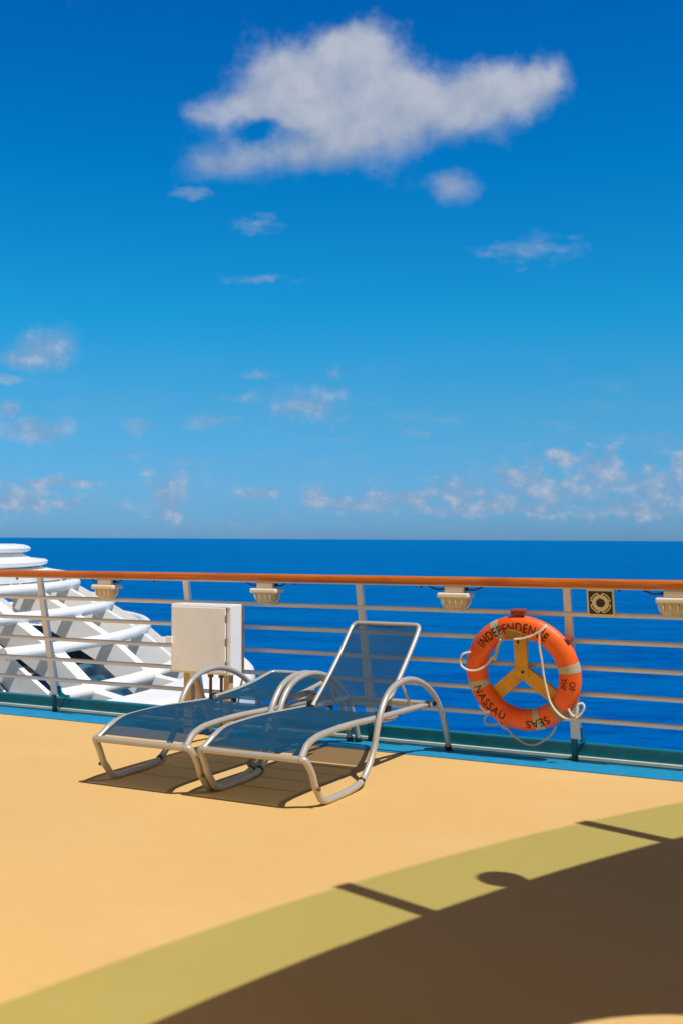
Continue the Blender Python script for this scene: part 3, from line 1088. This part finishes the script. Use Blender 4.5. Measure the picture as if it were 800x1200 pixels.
wl_dir = Vector((math.cos(CH_A + math.pi / 2), math.sin(CH_A + math.pi / 2), 0))
base_f = Vector((-0.0792, 5.671, 0)) + wl_dir * HW_ARM
lounger(base_f, 'blue mesh sun lounger with its backrest raised, nearer the life ring', 41.0, 0.0012)
lounger(base_f + Vector((-0.6246, 0.3171, 0)), 'blue mesh sun lounger with its backrest laid flat, nearer the cabinet', 7.0, 0.007, 0.5)

# ------------------------------------------------------------------ white lattice dome beyond the railing
DC = Vector((-9.38, 15.0, 0))
dome = empty('lattice_dome', DC)
tag(dome, 'white lattice dome of stacked ring tubes and sloping ribs beyond the railing', 'dome')
RINGS = [(5.58, 0.76), (6.08, 0.47), (6.61, 0.15), (7.12, -0.30)]
bm = bmesh.new()
cap = [(0.0, 1.36), (4.70, 1.335), (4.82, 1.325), (4.90, 1.300), (4.93, 1.268), (4.92, 1.235), (4.86, 1.215), (4.80, 1.205), (4.84, 1.17), (4.93, 1.13), (5.06, 1.115), (5.15, 1.105), (5.178, 1.08), (5.165, 1.045), (5.10, 1.020), (5.02, 1.010), (5.12, 0.98), (5.30, 0.945), (5.46, 0.92), (5.46, 0.84), (0.0, 0.84)]
revolve(bm, cap[1:-1], n=160, close_prof=False)
top_ = bmesh.ops.contextual_create
vs_t = [v for v in bm.verts if abs(v.co.z - 1.335) < 1e-4]
bm.faces.new(sorted(vs_t, key=lambda v: math.atan2(v.co.y, v.co.x)))
vs_b = [v for v in bm.verts if abs(v.co.z - 0.84) < 1e-4]
link('cap', bm, M_white, dome, True)
for i, (r_, z_) in enumerate(RINGS):
    bm = bmesh.new()
    if i < 2:
        tube(bm, [(r_ * math.cos(2 * math.pi * k / 160), r_ * math.sin(2 * math.pi * k / 160), z_) for k in range(160)], 0.072, 14, closed=True)
    else:                                              # the two lower rings stop at the solid fin
        a0 = -29.5 if i == 2 else -27.5
        tube(bm, [(r_ * math.cos(R(a0 + 250 * k / 130)), r_ * math.sin(R(a0 + 250 * k / 130)), z_) for k in range(131)], 0.072 if i == 2 else 0.082, 14)
    link('ring_tube', bm, M_white, dome, True)
rib_prof = [(5.40, 0.84), (5.58, 0.74), (6.08, 0.45), (6.61, 0.13), (7.12, -0.30), (7.56, -0.395)]
rib_src = None
for k in range(30):
    if 18 <= k <= 26: continue
    a = R(2 + 12 * k)
    if rib_src is None:
        bm = bmesh.new()
        up = [(r_ , z_ + 0.0) for r_, z_ in rib_prof]
        dn = [(r_ - 0.13, z_ - 0.30) for r_, z_ in rib_prof]
        dn[-1] = (7.46, -0.62)
        prism(bm, up + dn[::-1], Vector((0, 0.20, 0)), Vector((0, -0.10, 0)), Vector((1, 0, 0)), Vector((0, 0, 1)))
        o = link('rib', bm, M_white, dome)
        rib_src = o
    else:
        o = rib_src.copy()
        C.objects.link(o)
        o.parent = dome
    o.rotation_euler = (0, 0, a)
bm = bmesh.new()
revolve(bm, [(6.30, -0.16), (7.44, -1.10)], n=160, close_prof=False)
link('glazing', bm, M_glaze, dome, True)
bar_src = None
for k in range(30):
    if bar_src is None:
        bm = bmesh.new()
        tube(bm, [(6.31, 0, -0.155), (7.44, 0, -1.09)], 0.022, 6)
        o = bar_src = link('glazing_bar', bm, M_white, dome)
    else:
        o = bar_src.copy()
        C.objects.link(o); o.parent = dome
    o.rotation_euler = (0, 0, R(8 + 12 * k))
bm = bmesh.new()
revolve(bm, [(7.45, -0.37), (7.9, -0.37), (8.02, -0.382), (8.11, -0.415), (8.165, -0.47), (8.18, -0.55), (8.18, -2.6), (7.45, -2.6)], n=160, close_prof=True)
link('base', bm, M_white, dome, True)
bm = bmesh.new()
revolve(bm, [(0.0, -1.0), (6.2, -1.0), (6.2, -1.1), (0.0, -1.1)][1:3] + [(0.3, -1.1), (0.3, -1.0)], n=96, close_prof=True)
link('bounce_floor', bm, M_white, dome)  # white disc added to bounce light onto the undersides
# solid end fin
a = R(-27.0)
bm = bmesh.new()
prism(bm, [(5.2, 0.86), (5.45, 0.75), (6.2, 0.245), (6.61, -0.03), (7.12, -0.35), (7.6, -0.70), (7.6, -1.4), (5.2, -1.4)], Vector((0, 0.07, 0)), Vector((0, -0.035, 0)), Vector((1, 0, 0)), Vector((0, 0, 1)))
o = link('fin', bm, M_white, dome)
o.rotation_euler = (0, 0, a)

bm = bmesh.new()
bm.faces.new([bm.verts.new(v) for v in ((-26, 9.5, -2.6), (-1.6, 9.5, -2.6), (-0.6, 17.5, -2.6), (-2.5, 27, -2.6), (-26, 27, -2.6))])
tag(link('lower_deck', bm, M_lower), kind='structure')

# ------------------------------------------------------------------ raised walkway overhead, whose shade falls on the foreground
SH = 2.75 / math.tan(SUN_EL)
WC = Vector((8.13 + SH * math.sin(SUN_AZ), -4.10 + SH * math.cos(SUN_AZ), 0))
WR = 11.27
wk = empty('raised_walkway', WC)
tag(wk, 'curved raised walkway with green glass balustrade shading the foreground deck', 'walkway')
cu_ = bpy.data.curves.new('walkway_outline', 'CURVE')
cu_.dimensions = '2D'; cu_.fill_mode = 'BOTH'; cu_.extrude = 0.07


def poly_spline(pts):
    sp = cu_.splines.new('POLY')
    sp.points.add(len(pts) - 1)
    for p_, q_ in zip(sp.points, pts):
        p_.co = (q_[0], q_[1], 0, 1)
    sp.use_cyclic_u = True


A0, A1 = 96.0, 186.0
outer = [(WR * math.cos(R(A0 + (A1 - A0) * i / 90)), WR * math.sin(R(A0 + (A1 - A0) * i / 90))) for i in range(91)]
inner = [(8.2 * math.cos(R(A1 - (A1 - A0) * i / 60)), 8.2 * math.sin(R(A1 - (A1 - A0) * i / 60))) for i in range(61)]
poly_spline(outer + inner)
hc = Vector((0.869 - 8.13, 2.652 + 4.10))
poly_spline([(hc.x + 0.60 * math.cos(2 * math.pi * i / 48), hc.y + 0.57 * math.sin(2 * math.pi * i / 48)) for i in range(48)])
tmp = bpy.data.objects.new('walkway_outline', cu_)
C.objects.link(tmp)
me = bpy.data.meshes.new_from_object(tmp.evaluated_get(bpy.context.evaluated_depsgraph_get()))
bpy.data.objects.remove(tmp); bpy.data.curves.remove(cu_)
me.name = 'deck_slab'
me.materials.clear(); me.materials.append(M_under)
slab = bpy.data.objects.new('deck_slab', me)
C.objects.link(slab); slab.parent = wk; slab.location = (0, 0, 2.68)
GH = 0.80
gaps = [133.9 + 7.7 * k for k in range(-4, 1)] + [147.0, 154.7, 162.4, 170.1, 177.8]
for g0, g1 in zip(gaps[:-1], gaps[1:]):
    bm = bmesh.new()
    a0, a1 = R(g0 + 0.10), R(g1 - 0.10)
    revolve(bm, [(WR - 0.030, 2.75), (WR - 0.030, 2.75 + GH), (WR - 0.018, 2.75 + GH), (WR - 0.018, 2.75)], a0, a1, 14)
    link('glass_panel', bm, M_tint, wk)
for g in gaps:
    bm = bmesh.new()
    ca, sa = math.cos(R(g)), math.sin(R(g))
    er = Vector((ca, sa, 0)); et = Vector((-sa, ca, 0))
    prism(bm, [(WR - 0.055, -0.042), (WR + 0.0, -0.042), (WR + 0.0, 0.042), (WR - 0.055, 0.042)], Vector((0, 0, GH)), Vector((0, 0, 2.75)), er, et)
    link('mullion', bm, M_white, wk)
for g in (104, 118, 160, 174):
    bm = bmesh.new()
    ca, sa = math.cos(R(g)), math.sin(R(g))
    tube(bm, [(9.4 * ca, 9.4 * sa, 0), (9.4 * ca, 9.4 * sa, 2.615)], 0.08, 20)
    link('column', bm, M_white, wk, True)
bm = bmesh.new()
revolve(bm, [(9.12, 0.0), (9.26, 0.0), (9.26, 2.608), (9.12, 2.608)], R(A0), R(A1), 60)
link('back_bounce_wall', bm, mat('warm_bounce_panel', (0.88, 0.66, 0.26), 0.5), wk, True)  # unseen; added to block sky and bounce warm light into the shade
bm = bmesh.new()
box(bm, (-2.27 - WC.x, -1.2 - WC.y, 0.0), (-2.13 - WC.x, 4.2 - WC.y, 2.6), 0.01)
link('side_bounce_wall', bm, mat('warm_bounce_panel', (0.88, 0.66, 0.26), 0.5), wk)  # unseen sunlit surface added to bounce warm light onto the shaded deck
bm = bmesh.new()
tube(bm, [(-2.05 - WC.x, -0.4 - WC.y, 1.0), (-2.05 - WC.x, 4.0 - WC.y, 1.0)], 0.022, 12)
for y_ in (-0.2, 1.2, 2.6, 3.8):
    tube(bm, [(-2.128 - WC.x, y_ - WC.y, 0.99), (-2.05 - WC.x, y_ - WC.y, 0.99)], 0.01, 8)
link('bounce_wall_rail', bm, M_wood, wk, True)  # rail dressing the added bounce surface
bm = bmesh.new()
la = math.atan2(4.45 + 4.10, 0.62 - 8.13)
bmesh.ops.create_uvsphere(bm, u_segments=24, v_segments=14, radius=0.095, matrix=Matrix.Translation((11.375 * math.cos(la), 11.375 * math.sin(la), 2.70)))
link('shadow_ball', bm, M_white, wk, True)  # unseen ball added to cast the round spot at the shadow's edge
